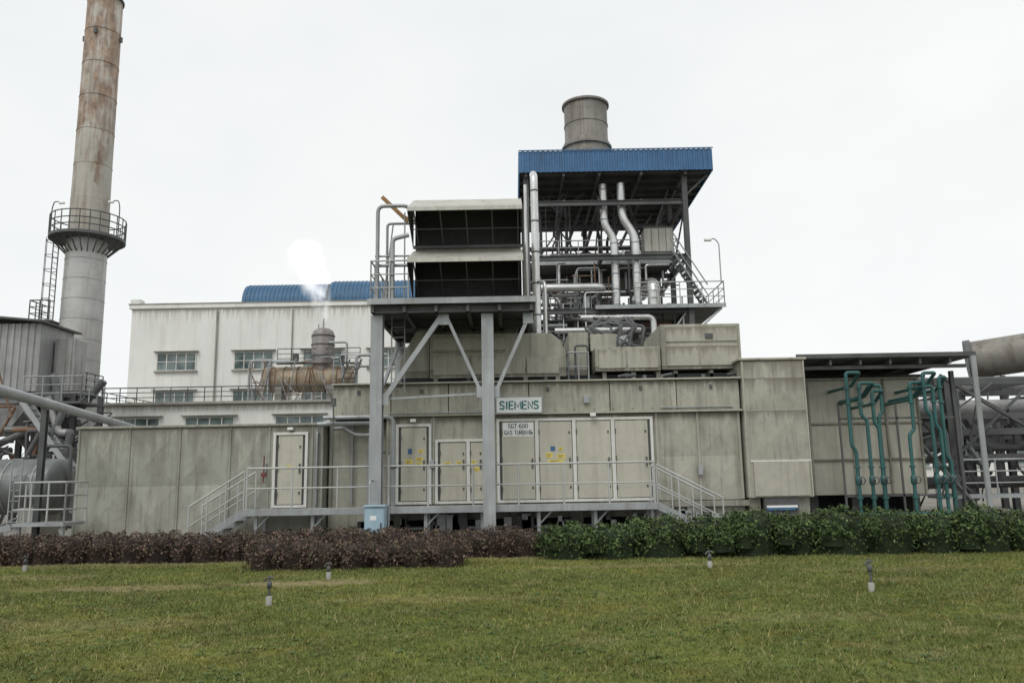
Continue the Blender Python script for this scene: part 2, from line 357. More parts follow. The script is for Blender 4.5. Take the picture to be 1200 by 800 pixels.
# ------------------------------------------------------------ foliage
def foliage(name,blobs,nleaf,size,cols,core):
    e=link(bpy.data.objects.new(name,None)); V=[];C=[]
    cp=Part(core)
    for (cx,cy,cz,a,bb,h,pw) in blobs:
        ph=rng.random(6)*6.28
        k=int(nleaf*(a*bb+a*h+bb*h)/1.0)
        d=rng.normal(size=(k,3)); d/=np.linalg.norm(d,axis=1)[:,None]; d[:,2]=np.abs(d[:,2])*1.0-(rng.random(k)<.25)*np.abs(d[:,2])*1.6
        s=(np.abs(d)**pw).sum(1)**(-1/pw); q=d*s[:,None]
        lump=1+.10*np.sin(q[:,0]*5*a/.5+ph[0])*np.sin(q[:,2]*5+ph[1])+.08*np.sin(q[:,0]*9*a/.5+q[:,1]*7+ph[2])+.06*np.sin(q[:,2]*13+q[:,0]*11+ph[3])
        rr=lump*(1-.28*rng.random(k)**2.2+.05*rng.random(k))
        stray=rng.random(k)<.04; rr[stray]*=1+.14*rng.random(stray.sum())
        P=q*rr[:,None]*np.array([a,bb,h])+np.array([cx,cy,cz]); P[:,2]=np.maximum(P[:,2],.03)
        n=d+rng.normal(0,.6,(k,3)); n/=np.linalg.norm(n,axis=1)[:,None]
        up=rng.normal(size=(k,3)); t1=np.cross(n,up); t1/=np.linalg.norm(t1,axis=1)[:,None]; t2=np.cross(n,t1)
        sz=size*(.6+.8*rng.random(k))[:,None]
        V.append(np.stack([P-t1*sz,P-t2*sz*.5,P+t1*sz,P+t2*sz*.5],1))
        ci=rng.choice(len(cols),k,p=[c[3] for c in cols]); cc=np.array([c[:3] for c in cols])[ci]
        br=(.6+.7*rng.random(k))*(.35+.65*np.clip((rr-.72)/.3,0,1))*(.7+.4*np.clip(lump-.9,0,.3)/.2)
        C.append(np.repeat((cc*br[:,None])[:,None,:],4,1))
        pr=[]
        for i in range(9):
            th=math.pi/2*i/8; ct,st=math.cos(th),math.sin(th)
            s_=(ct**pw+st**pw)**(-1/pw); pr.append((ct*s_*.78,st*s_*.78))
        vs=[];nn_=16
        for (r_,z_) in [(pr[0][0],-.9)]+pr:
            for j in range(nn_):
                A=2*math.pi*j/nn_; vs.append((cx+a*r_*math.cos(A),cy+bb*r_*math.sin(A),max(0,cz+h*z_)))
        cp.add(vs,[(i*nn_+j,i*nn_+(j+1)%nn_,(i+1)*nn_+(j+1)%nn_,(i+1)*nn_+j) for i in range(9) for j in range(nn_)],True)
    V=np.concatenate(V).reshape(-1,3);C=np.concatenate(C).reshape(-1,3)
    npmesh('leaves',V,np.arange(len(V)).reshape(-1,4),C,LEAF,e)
    me=bpy.data.meshes.new('dark_core'); me.from_pydata(cp.v,[],cp.f); me.materials.append(core)  # solid dark filler added inside the leaf shell to block see-through
    o=link(bpy.data.objects.new('dark_core',me)); o.parent=e
RED=[(.115,.07,.06,.33),(.08,.056,.048,.25),(.16,.11,.08,.15),(.085,.088,.04,.17),(.21,.145,.12,.10)]
GRN=[(.062,.10,.03,.42),(.085,.13,.04,.30),(.04,.07,.024,.18),(.14,.17,.065,.10)]
def hedge(name,x0,x1,y,depth,h,step=.55):
    bl=[];x=x0
    while x<x1:
        bl.append((x,y+random.uniform(-.1,.1),h*.42,step*random.uniform(.65,.9),depth/2,h*.6*random.uniform(.82,1.1),2.8)); x+=step
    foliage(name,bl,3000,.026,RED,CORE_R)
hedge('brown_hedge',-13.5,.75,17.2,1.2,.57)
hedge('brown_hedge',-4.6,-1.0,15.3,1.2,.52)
xs=.75
while xs<13.5:
    wdt=random.uniform(.5,.68); hgt=random.uniform(.74,.88)
    if xs<1.8: hgt*=.8
    bl=[(xs+wdt*.5,16.3+random.uniform(-.12,.1),hgt*.45,wdt,.62,hgt*.56,2.9)]
    for _ in range(4): bl.append((xs+wdt*.5+random.uniform(-.42,.42),16.2+random.uniform(-.3,.3),hgt*random.uniform(.4,.64),wdt*.45,.33,hgt*.34,2))
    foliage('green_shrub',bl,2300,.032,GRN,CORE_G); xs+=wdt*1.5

# ------------------------------------------------------------ gas turbine enclosure
E=Obj('gas_turbine_enclosure')
body=E('lower_casing',BEIGE,.012)
body.box(-3.42,6.1,21.5,26,.95,3.27)
body.box(-5.05,-3.45,21.95,26,.0,3.27)
band=E('upper_casing',BEIGE,.015)
for a,b2 in ((-4.85,-3.3),(-3.28,-1.75),(-1.73,.42),(.44,2.6),(2.62,4.4),(4.42,6.1)):
    band.box(a,b2,21.42,26,3.33,4.14)
E('casing_gap_backing',DARK).box(-4.8,6.05,21.6,25.9,3.2,4.2)
tr=E('cover_strips',BEIGE2,.005)
tr.box(-4.88,6.14,21.34,21.5,3.275,3.325)
tr.box(-4.88,6.14,21.32,26,4.145,4.19)
for x in (-3.38,-2.15,-.62,3.84,4.95,6.05): tr.box(x-.03,x+.03,21.475,21.5,.97,3.26)
pp=E('embossed_panels',BEIGE)
for a,b2 in ((3.90,4.90),(5.0,6.0)): pp.pyramid_panel(a,b2,1.0,2.1,21.497,.05); pp.pyramid_panel(a,b2,2.12,3.24,21.497,.05)
for a in np.arange(-4.6,6,.52):
    E('bolts',DSTEEL).box(a,a+.025,21.405,21.42,3.38,3.405); E('bolts').box(a,a+.025,21.405,21.42,4.06,4.085)
for x in (-4.2,-2.5,.9,3.4,5.3): E('lifting_eyes',DSTEEL).box(x,x+.08,21.37,21.42,3.9,4.0)
cdt=E('wall_conduits',GALV)
cdt.pipe([(-3.3,21.30,3.36),(-.6,21.30,3.36)],.018,6); cdt.pipe([(-2.2,21.44,1.0),(-2.2,21.44,3.2)],.018,6); cdt.pipe([(3.95,21.38,3.4),(5.9,21.38,3.4)],.018,6)
E('junction_boxes',GALV,.006).box(-2.24,-2.12,21.38,21.47,1.9,2.1); E('junction_boxes').box(4.88,5.0,21.36,21.44,1.6,1.85); E('junction_boxes').box(1.9,2.05,21.3,21.42,3.55,3.75)
E('bulkhead_lamps',WHITES,.01).box(-2.75,-2.6,21.26,21.34,3.12,3.2); E('bulkhead_lamps').box(2.05,2.2,21.24,21.34,3.19,3.27)
bf=E('base_frame',BEIGED,.01)
bf.box(-3.4,6.1,21.55,25.8,.55,.95); bf.box(-3.5,6.2,21.42,21.55,.78,.93)
for x in np.arange(-3.2,6.1,1.55): bf.box(x,x+.35,21.45,22,.0,.78)
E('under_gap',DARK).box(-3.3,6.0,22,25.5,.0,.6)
ub=E('underframe_pipes',GALV)
ub.pipe([(-3.2,21.3,.35),(5.8,21.3,.35)],.05); ub.pipe([(.6,21.25,.2),(3.2,21.25,.2),(3.2,21.25,.5),(5.9,21.25,.5)],.07,bend=.1)
for i in range(40):
    x=random.uniform(-5,5.8); (ub if i%2 else E('underframe_boxes',DSTEEL)).box(x,x+random.uniform(.05,.35),21.15,21.4,random.uniform(.05,.4),random.uniform(.42,.74))
L=Obj('generator_enclosure')
lb=L('casing',LWALL,.012); lb.box(-11.7,-5.1,21.5,26,.0,3.1)
lt=L('cover_strips',LWALL,.004)
lt.box(-11.75,-5.06,21.44,26,3.1,3.16)
lxs=[-11.66,-10.3,-8.95,-7.6,-6.55]
for x in lxs+[-5.40,-5.13]: lt.box(x-.025,x+.025,21.47,21.5,.02,3.09)
lp=L('embossed_panels',LWALL)
for a,b2 in zip(lxs[:-1],lxs[1:]):
    lp.pyramid_panel(a+.04,b2-.04,.06,1.55,21.497,.085); lp.pyramid_panel(a+.04,b2-.04,1.57,3.06,21.497,.085)
L('wall_lamp',WHITES,.01).box(-6.05,-5.9,21.36,21.5,2.97,3.04); L('conduit',GALV).pipe([(-5.27,21.46,.1),(-5.27,21.46,3.0)],.02,6)
L('junction_box',GALV,.006).box(-6.72,-6.58,21.38,21.48,1.85,2.1)
def door(O,x0,x1,z0,z1,y,leaves,m=DOORM):
    fr=O('door_frames',WHITEF,.006); lf=O('door_leaves',m,.006); hw=O('door_hardware',DSTEEL)
    fw=.075
    fr.box(x0-fw,x0,y-.07,y,z0,z1+fw); fr.box(x1,x1+fw,y-.07,y,z0,z1+fw); fr.box(x0,x1,y-.068,y,z1,z1+fw); fr.box(x0,x1,y-.068,y,z0,z0+.07)
    for x in leaves[1:-1]: fr.box(x-.05,x+.05,y-.066,y,z0+.07,z1)
    O('door_recess',DSTEEL).box(x0,x1,y-.01,y-.001,z0+.07,z1)
    for a,b2 in zip(leaves[:-1],leaves[1:]):
        lf.box(a+.065,b2-.065,y-.045,y-.008,z0+.09,z1-.018)
        hw.box(b2-.15,b2-.11,y-.085,y-.045,z0+.9,z0+1.15); hw.box(b2-.15,b2-.11,y-.06,y-.045,z0+.35,z0+.42); hw.box(b2-.15,b2-.11,y-.06,y-.045,z1-.35,z1-.28)
        for hz in (.3,(z1-z0)*.5,(z1-z0)-.35): hw.box(a+.045,a+.075,y-.08,y-.045,z0+hz,z0+hz+.12)
def sticker(O,x,z,w_,h_,y):
    O('warning_stickers',YEL).box(x,x+w_,y-.052,y-.045,z,z+h_)
    for k in range(3): O('sticker_print',BLACKT).box(x+w_*.12,x+w_*(.6+.12*k),y-.054,y-.052,z+h_*(.2+.22*k),z+h_*(.27+.22*k))
Y0=21.5
door(E,-3.08,-2.27,.96,3.0,Y0,[-3.08,-2.27])
door(E,-2.03,-.76,.96,2.58,Y0,[-2.03,-1.22,-.76])
door(E,-.38,3.66,.96,3.1,Y0,[-.38,.62,1.62,2.66,3.66])
door(L,-6.36,-5.58,.93,2.84,Y0,[-6.36,-5.58])
for x,z,w_,h_ in ((-2.55,2.3,.13,.10),(-2.62,2.1,.2,.09),(-2.9,2.02,.2,.12),(-2.62,1.98,.18,.08),(-1.88,1.95,.2,.11),(-1.55,1.98,.2,.09),(-1.13,2.0,.12,.09),(-1.1,1.8,.18,.1),(1.15,2.1,.22,.12),(.85,2.12,.18,.13),(.9,2.0,.42,.07),(1.2,2.3,.11,.09)):
    sticker(E,x,z,w_,h_,Y0)
sticker(L,-6.05,1.95,.12,.09,Y0)
E('blue_notices',BLUE).box(-2.83,-2.72,Y0-.053,Y0-.045,2.28,2.42); E('blue_notices').box(.98,1.1,Y0-.053,Y0-.045,2.3,2.42)
U=E('roof_housing',BEIGE,.02)
U.prism([(-2.3,4.36),(1.5,4.36),(1.5,5.0),(1.38,5.35),(1.1,5.6),(-2.3,5.62)],22,25.5)
U.prism([(-3.2,4.30),(-2.34,4.30),(-2.34,5.9),(-2.65,5.9),(-3.2,4.9)],22.3,25)
for a,b2 in ((-2.2,-1.2),(-1.15,.35),(.4,1.3)): E('roof_housing_panels',BEIGE2,.01).box(a,b2,21.96,22.0,4.45,5.0 if a<0 else 4.9)
E('roof_housing_panels').box(-2.2,-.2,21.965,22,5.08,5.5)
E('roof_gap',DARK).box(-3.1,6.0,22.1,25.4,4.15,4.4)
for a in (-2.2,-1.1,.3,1.2): E('roof_feet',BEIGED).box(a,a+.12,22,22.2,4.19,4.37)
U2=E('roof_boxes',BEIGE,.02)
U2.box(1.62,2.2,22.6,24.5,4.3,5.7); U2.box(2.3,4.12,21.9,24.5,4.47,5.15); U2.box(4.16,6.4,22.0,25.5,4.5,5.78)
U2.box(2.25,3.0,22.6,23.6,5.15,5.65)
for a in (2.5,3.3,4.0): U2.box(a,a+.12,22,22.3,4.19,4.5)
for a in (4.5,5.5,6.1): U2.box(a,a+.12,22.1,22.4,4.19,4.5)
rp=E('roof_box_panels',BEIGE2,.008); rp.box(4.3,5.2,21.97,22,4.6,5.2); rp.box(5.25,6.3,21.97,22,4.6,5.2); rp.box(4.3,6.3,21.97,22,5.28,5.7)
rp.box(2.4,3.15,21.87,21.9,4.55,5.07); rp.box(3.2,4.05,21.87,21.9,4.55,5.07)
E('vent_drum',GALV).tank((2.35,23,5.45),.26,1.0,'x',.2)
rfx=E('roof_fittings',DSTEEL)
rfx.pipe([(1.75,21.9,4.3),(1.75,21.9,5.2),(2.1,21.9,5.2),(2.1,21.9,4.3)],.03,8,.08)
for x in (-1.2,-.9,.9,3.6,4.05,5.2): rfx.lathe((x,21.6,4.19),[(.001,.12),(.05,.12),(.07,0)],10)
for x in (2.9,3.1,4.1,5.9): rfx.pipe([(x,21.8,4.3),(x+.3,21.8,4.35)],.05,8)
rfx.box(5.4,5.62,21.95,22.0,5.35,5.5)
rail(E('roof_ladder_cage',GALV),[(1.55,21.8,4.2),(2.1,21.8,4.2)],.8,.3)
rail(E('roof_ladder_cage'),[(1.55,21.8,4.2),(1.55,22.6,4.2)],.8,.4)
for k in range(12): E('roof_small_pipes',GALV if k%2 else DSTEEL).pipe([(random.uniform(1.5,4),22.7,5.2),(random.uniform(1.5,4),22.9,5.9),(random.uniform(1.5,4),23.5,6.3)],random.choice((.02,.035,.05)),8,.1)
T=Obj('ventilation_cabinet')
T('casing',BEIGE,.015).box(6.16,7.88,21.35,25,.98,4.62)
T('casing').box(6.1,7.94,21.3,25.05,4.625,4.69)
T('hatch',BEIGE2,.01).box(6.32,7.78,21.27,21.35,1.02,1.9)
T('hatch_frame',WHITEF,.004).box(6.26,7.84,21.32,21.348,1.91,1.95)
T('embossed_panels',BEIGE).pyramid_panel(6.25,7.8,2.0,3.3,21.347,.05); T('embossed_panels').pyramid_panel(6.25,7.8,3.32,4.58,21.347,.05)
for x in (6.2,7.85): T('edge_strips',BEIGE2,.004).box(x-.02,x+.02,21.325,21.349,1.0,4.6)
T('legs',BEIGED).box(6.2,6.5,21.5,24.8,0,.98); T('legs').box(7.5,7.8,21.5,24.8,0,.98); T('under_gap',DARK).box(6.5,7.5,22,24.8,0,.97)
T('bottom_notice',BLUE).box(6.6,7.4,21.28,21.34,.66,.72); T('notice_bar',DSTEEL).box(6.55,7.45,21.34,21.5,.5,.97)
T('bottom_plate',WHITES).box(6.6,7.4,21.28,21.34,.725,.78)
S=Obj('company_sign')
S('board',WHITES,.006).box(-.44,.76,21.26,21.31,3.32,3.72); S('frame',GALV,.004).box(-.47,.79,21.27,21.415,3.29,3.75)
lettering(S('lettering',TEALT),'SIEMENS',-.35,.67,3.42,.2,21.264,.0215)
S2=Obj('turbine_label_sign')
lettering(S2('lettering',BLACKT),'SGT-600',-.14,.38,2.92,.11,21.446,.009); lettering(S2('lettering'),'GAS TURBINE',-.24,.49,2.75,.11,21.446,.009)
S2('board',WHITES).box(-.28,.53,21.448,21.4535,2.70,3.07)

# ------------------------------------------------------------ access platform
A=Obj('access_platform')
A('deck_grating',DSTEEL).box(-6.7,3.5,20.3,21.4,.86,.90)
A('edge_channel',GALV,.006).box(-6.76,3.55,20.2,20.26,.78,.95); A('edge_channel').box(-6.76,-6.70,20.26,21.3,.78,.95); A('edge_channel').box(3.5,3.55,20.26,21.3,.78,.95)
for x in np.arange(-6.5,3.5,1.42):
    A('legs',GALV).box(x-.04,x+.04,20.4,20.48,0,.86); A('legs').box(x-.04,x+.04,21.1,21.18,0,.86)
    A('legs').beam((x,20.44,.45),(x+.35,20.44,.8),.04,.04)
    A('legs').box(x-.1,x+.1,20.35,20.53,0,.02)
rail(A('railing',RAILM),[(-6.7,20.25,.95),(3.5,20.25,.95)],1.0,1.13,.024,1)
def stairs(O,x0,x1,z,y0,y1,n):
    st=O('stair_treads',GALV); sg=O('stair_stringers',GALV); h=O('stair_handrails',RAILM)
    for y in (y0,y1):
        sg.beam((x0,y,z-.03),(x1,y,.05),.03,.18)
        H=Vector((0,0,.98)); a=Vector((x0,y,z));b=Vector((x1,y,.05))
        h.pipe([a+H,b+H],.026,8); h.pipe([a+H*.5,b+H*.5],.02,8)
        for k in range(4):
            q=a.lerp(b,k/3); h.pipe([q,q+H],.022,8)
    for i in range(n):
        u=(i+.5)/n; x=x0+(x1-x0)*u; zz=z*(1-u); st.box(x-.12,x+.12,y0+.02,y1-.02,zz-.015,zz+.015)
stairs(A,-6.78,-8.15,.9,20.3,21.2,5)
stairs(A,3.57,5.2,.9,20.3,21.2,5)
Cb=Obj('electrical_cabinet')
Cb('body',LBLUE,.01).box(-3.48,-3.02,18.8,19.2,.1,1.0); Cb('plinth',CONC,.01).box(-3.5,-3.0,18.78,19.22,.0,.1)
Cb('door',LBLUE,.008).box(-3.45,-3.05,18.78,18.8,.15,.96)
Cb('roof',LBLUE,.006).box(-3.51,-2.99,18.75,19.25,1.0,1.04); Cb('handle',DSTEEL).box(-3.11,-3.08,18.76,18.78,.5,.64); Cb('label',WHITES).box(-3.35,-3.2,18.776,18.78,.7,.8)
Cb('conduits',GALV).pipe([(-3.45,19.3,0),(-3.45,19.3,1.6),(-3.45,19.75,1.6)],.03,8,.1); Cb('conduits').pipe([(-3.0,19.3,0),(-3.0,19.3,1.0),(-3.0,19.3,2.2)],.03,6)
Pp=Obj('drain_piping')
q=Pp('pipes',GALV)
q.pipe([(-5.2,21.2,3.1),(-3.5,21.2,3.1),(-3.5,21.2,.9)],.06,10,.2)
q.pipe([(-5.0,21.0,3.25),(-3.15,21.0,3.25),(-3.15,21.0,.9)],.06,10,.2)
q.pipe([(-4.9,21.8,3.0),(-4.5,21.3,3.0),(-4.2,21.3,2.8),(-3.8,21.3,2.8)],.05,10,.12)
q.pipe([(-5.25,21.5,2.9),(-5.25,21.4,2.9),(-5.25,21.4,1.0)],.03,8,.05)
q.pipe([(-3.95,21.85,1),(-3.95,21.85,3)],.04); q.pipe([(-4.4,21.85,1),(-4.4,21.85,3.2)],.03)
Pp('flanges',DSTEEL).lathe((-3.5,21.2,2.3),[(.1,0),(.1,.06)],12); Pp('flanges').lathe((-3.15,21,1.9),[(.09,0),(.09,.06)],12)
Pp('red_valve',REDP).pipe([(-6.62,21.3,1.6),(-6.62,21.3,2.3)],.02,6); Pp('red_valve').box(-6.67,-6.57,21.25,21.35,1.75,1.85)
Pp('gauge_post',DSTEEL).pipe([(-4.72,20.9,.95),(-4.72,20.9,3.6)],.02,6); Pp('gauge_post').box(-4.78,-4.66,20.85,20.95,3.55,3.75)

# ------------------------------------------------------------ air intake filter house
I=Obj('air_intake_filter_house')
c=I('columns',GALV)
c.hcol(-3.43,20,0,5.74,.30); c.hcol(-.62,20,0,5.74,.30); c.hcol(-3.43,24,0,5.74,.25); c.hcol(.4,24,4.3,5.74,.2)
for x in (-3.43,-.62): c.box(x-.25,x+.25,19.75,20.25,0,.04)
br=I('braces',GALV)
br.beam((-3.25,20,3.6),(-1.78,20,5.74),.12,.13); br.beam((-1.68,20,5.74),(-.78,20,3.7),.08,.1); br.beam((.47,20,5.74),(-.45,20,3.7),.09,.11)
br.beam((-3.43,20.1,3.6),(-3.43,23.9,5.7),.08,.08); br.beam((-3.27,20.05,3.62),(-.78,20.05,3.72),.05,.05)
for x,z in ((-3.25,3.6),(-1.73,5.62),(-.78,3.75),(-.46,3.75),(.42,5.62)): I('gusset_plates',GALV).box(x-.13,x+.13,19.925,19.935,z-.14,z+.14)
br2=I('platform_beams',DSTEEL)
for y in (19.75,22,24.2): br2.hbeamx(-3.55,.6,y,5.88,.24,.14)
for x in np.arange(-3.5,.61,.8): br2.beam((x,19.6,5.84),(x,24.3,5.84),.08,.16)
I('platform_grating',DSTEEL).box(-3.6,.62,19.55,24.4,6.01,6.05)
I('platform_edge',GALV).box(-3.62,.64,19.51,19.549,5.95,6.10)
I('support_plinth',DSTEEL).box(-2.4,.2,20.4,24.8,6.05,6.25)
I('house_body',BEIGE,.02).box(-2.5,.28,20.25,25,6.25,8.93)
hl=I('weather_hoods',HOODL,.006); hd=I('hood_sides',DSTEEL); hf=I('filter_screens',DARK); hr=I('screen_ribs',DSTEEL)
for zt,zl,zb in ((8.92,8.24,7.58),(7.52,6.92,6.20)):
    hl.prismx([(20.24,zt),(20.24,zt-.04),(19.0,zl),(18.97,zl-.06),(18.93,zl-.06),(18.95,zl+.05)],-2.55,.31)
    for x in (-2.56,.30): hd.prismx([(20.24,zt-.05),(20.24,zb),(19.02,zl-.05)],x,x+.015)
    hf.box(-2.5,.28,20.2,20.24,zb,zt-.08)
    for x in np.linspace(-2.4,.2,5): hr.beam((x,19.05,zl-.03),(x,20.2,zb+.03),.03,.03)
    hr.beam((-2.53,20.17,zb+.02),(.3,20.17,zb+.02),.06,.08)
    hr.beam((-2.5,19.6,(zl+zb)/2),(.28,19.6,(zl+zb)/2),.02,.02)
I('transition_duct',BEIGED,.015).prism([(-2.1,4.9),(-.1,4.9),(.2,6.0),(-2.4,6.0)],22.5,24.9)
sc=I('scaffold_pipes',GALV)
sc.pipe([(-3.42,19.8,6.1),(-3.42,19.8,8.62),(-2.62,19.8,8.62),(-2.62,20.4,8.3)],.05,10,.18)
sc.pipe([(-3.3,20.6,6.1),(-3.3,20.6,8.4),(-2.5,20.6,8.4)],.035,8,.1)
sc.pipe([(-3.02,19.7,6.1),(-3.02,19.7,7.7),(-2.6,19.7,7.8)],.06,8,.12)
sc.pipe([(-3.5,19.9,7.3),(-2.6,19.9,7.3)],.025,6); sc.pipe([(-3.5,19.9,7.05),(-2.6,19.9,7.05)],.04,6)
sc.pipe([(-3.3,20,6.1),(-3.05,20,8.2)],.02,6); sc.pipe([(-2.75,20,6.1),(-2.75,20,8.5)],.02,6)
rail(I('railing',RAILM),[(-2.6,19.62,6.05),(-3.55,19.62,6.05),(-3.55,24.2,6.05)],1.05,.6,.02,2)
I('crane_beam',OCHRE).beam((-3.4,20.3,9.05),(-2.7,20.3,8.35),.06,.1)
I('crane_beam').beam((-3.0,20.3,8.6),(-2.5,20.3,8.35),.04,.05)
ld=I('ladder',GALV); ld.beam((-3.25,21.2,3.9),(-3.25,21.2,6.0),.03,.03); ld.beam((-2.9,21.2,3.9),(-2.9,21.2,6.0),.03,.03)
for z in np.arange(4,6.0,.28): ld.beam((-3.25,21.2,z),(-2.9,21.2,z),.02,.02)
V=Obj('vent_pipe')
V('riser',SILVER).pipe([(.78,24,4.5),(.78,24,11.0),(.78,24.6,11.3)],.12,16,.2); V('riser').pipe([(.5,24.2,4.5),(.5,24.2,10.8)],.05,10)
for z in (5.5,6.5,7.5,8.5,9.5,10.5): V('bands',DSTEEL).lathe((.78,24,z),[(.12,0),(.135,0),(.135,.04),(.12,.04)],16)
V('riser').pipe([(1.0,23,4.8),(1.0,23,7.3),(.85,24,7.6)],.05,8,.2)

# ------------------------------------------------------------ boiler tower
B=Obj('boiler_tower')
col_=B('columns',DSTEEL); bm_=B('beams',DSTEEL); xb=B('bracing',DSTEEL)
XS=(.8,4.3,8.4); YS=(36.5,40.2,44.2); L2=9.35
for x in XS:
    for y in YS:
        if x==4.3 and y<41: col_.hcol(x,y,0,L2,.22,.03)
        else: col_.hcol(x,y,0,15.9,.24,.03)
for z in (7.6,L2-.12,11.8,14.5):
    for y in YS: bm_.hbeamx(.8,8.4,y,z,.24,.16)
    for x in XS: bm_.beam((x,36.5,z),(x,44.2,z),.14,.22)
for (x0,x1) in ((.8,4.3),(4.3,8.4)):
    xb.beam((x0,44.2,11.9),(x1,44.2,14.4),.08,.08); xb.beam((x1,44.2,11.9),(x0,44.2,14.4),.08,.08)
    xb.beam((x0,40.2,11.9),((x0+x1)/2,40.2,14.4),.07,.07); xb.beam((x1,40.2,11.9),((x0+x1)/2,40.2,14.4),.07,.07)
for x in XS:
    xb.beam((x,36.5,14.6),(x,38.3,15.8),.08,.08); xb.beam((x,40.2,11.9),(x,36.5,14.4),.07,.07); xb.beam((x,40.2,11.9),(x,44.2,14.4),.07,.07)
xb.beam((8.4,36.5,11.7),(6.6,36.5,L2),.08,.08); xb.beam((.8,36.5,11.7),(2.4,36.5,L2),.08,.08)
bm_.beam((2.6,36.5,14.6),(2.6,44.2,14.6),.1,.16); bm_.beam((6.3,36.5,14.6),(6.3,44.2,14.6),.1,.16)
rf=B('roof_cladding',BLUE)
rf.corr((.5,36,15.9),(1,0,0),9.2,(0,0,1),1.05,(0,-1,0),.24,.045)
rf.corr((.5,46,15.9),(0,-1,0),10,(0,0,1),1.05,(-1,0,0),.24,.045); rf.corr((9.7,36,15.9),(0,1,0),10,(0,0,1),1.05,(1,0,0),.24,.045)
rf.box(.52,9.68,36.02,46,16.88,16.94)
B('roof_trim',BLUE).box(.46,9.74,35.92,35.955,16.95,17.0)
B('roof_soffit',ROOFG).box(.55,9.65,36.05,45.9,16.1,16.14)
for y in np.arange(36.3,46,1.0): B('roof_purlins',DSTEEL).beam((.55,y,15.98),(9.65,y,15.98),.08,.18)
for x in (.8,2.6,4.3,6.3,8.4): B('roof_purlins').beam((x,36.1,15.85),(x,45.9,15.85),.12,.22)
B('roof_purlins').beam((8.4,36.6,14.8),(9.6,36.6,15.9),.08,.08); B('roof_purlins').beam((8.4,44.2,14.8),(9.6,44.2,15.9),.08,.08)
dk=B('floor_gratings',ROOFG)
dk.box(.9,8.0,37.8,43.9,11.93,11.98); dk.box(3.9,9.9,36.2,43.9,L2,L2+.05); dk.box(.9,4,37,43.9,8.9,8.95)
B('floor_edges',GALV).box(1.4,8.2,37.72,37.79,11.82,12.0); B('floor_edges').box(3.9,9.95,36.1,36.18,L2-.1,L2+.08)
tr_=B('railings',RAILM)
rail(tr_,[(1.4,37.8,12),(8.2,37.8,12)],1.05,1.0,.025,2); rail(tr_,[(5.8,36.15,L2+.08),(9.9,36.15,L2+.08),(9.9,43,L2+.08)],1.05,1.0,.025,2)
rail(tr_,[(1.4,43.5,12),(8.2,43.5,12),(8.2,37.8,12)],1.05,1.0,.025,2)
rail(tr_,[(.9,37,9),(3.8,37,9)],1.05,1.0,.025,2)
B('steam_drum',SILVER).tank((2.2,41.5,12.9),.55,4.2,'x',.4)
B('boiler_casing',BEIGED,.03).box(1.4,7.4,39.2,44,0,8.6); B('boiler_casing').box(2.8,5.6,41,43.5,8.6,10.9)
B('equipment_box',HOODL,.02).box(6.55,7.95,37.5,38.6,12.35,13.55)
eb=B('equipment_box_detail',DSTEEL); eb.box(6.5,8,37.45,38.65,13.56,13.6); eb.box(6.5,8,37.47,38.6,12.2,12.32)
for x in (6.9,7.25,7.6): eb.box(x-.012,x+.012,37.485,37.5,12.4,13.5)
sp=B('steam_pipes',SILVER)
sp.pipe([(4.55,37.0,15.6),(4.55,37.0,13.6),(5.0,37.0,12.9),(5.0,37.0,9.4)],.19,16,.5)
sp.pipe([(5.4,36.9,15.6),(5.4,36.9,13.9),(6.0,36.9,13.0),(6.0,36.9,9.4)],.2,16,.5)
sp.pipe([(1.4,36.6,10.4),(4.3,36.6,10.4),(4.3,39,10.4)],.2,14,.3)
sp.pipe([(1.6,36.8,10.3),(1.6,36.8,8.0)],.12); sp.pipe([(2.3,37.4,11.7),(2.3,37.4,8.5)],.1)
sp.pipe([(6.7,36.5,9.4),(6.7,36.5,10.5),(6.7,37.6,10.75),(6.7,40,10.75)],.3,16,.5)
sp.pipe([(3.2,36.4,8.9),(6.6,36.4,8.9),(6.6,36.4,6)],.15,12,.3); sp.pipe([(2.0,36.4,8.3),(6,36.4,8.3)],.15,12)
for (x,y,z0,z1) in ((4.55,37.0,13.8,15.4),(5.0,37.0,9.6,12.7),(6.0,36.9,9.6,12.8)):
    for z in np.arange(z0,z1,.75): B('pipe_bands',GALV).lathe((x,y,z),[(.19,0),(.22,0),(.22,.04),(.19,.04)],16)
CH=[('small_pipes_silver',SILVER),('small_pipes_silver',SILVER),('small_pipes_rust',RUSTP),('small_pipes_grey',GALV),('small_pipes_grey',GALV),('small_pipes_dark',DSTEEL),('small_pipes_dark',DSTEEL),('small_pipes_dark',DSTEEL)]
for i in range(150):
    m_=random.choice(CH) if i%40 else ('small_pipes_red',REDP)
    x=random.uniform(1,7.8); y=random.uniform(36.5,39); z=random.uniform(7.2,10.9); r_=random.choice((.025,.03,.04,.06,.09))
    dx_=random.uniform(-2,2); dz_=random.uniform(-2.2,2.2)
    if random.random()<.5: P_=[(x,y,z),(x,y,z+dz_),(x+dx_,y,z+dz_)]
    else: P_=[(x,y,z),(x+dx_,y,z),(x+dx_,y,z+dz_)]
    P_=[(min(max(a,.8),8.2),b_,min(max(cz,6.6),11.6)) for a,b_,cz in P_]
    B(*m_).pipe(P_,r_,8,.15)
for i in range(46):
    x=random.uniform(1,8); y=random.uniform(36.6,38.5); z=random.choice((7.8,9.0,9.45,9.45,12.0)); s_=random.uniform(.08,.3)
    (B('valves',DSTEEL) if i%3 else B('valve_bodies',GALV)).box(x,x+s_,y,y+s_,z,z+s_*random.uniform(1,2.4))
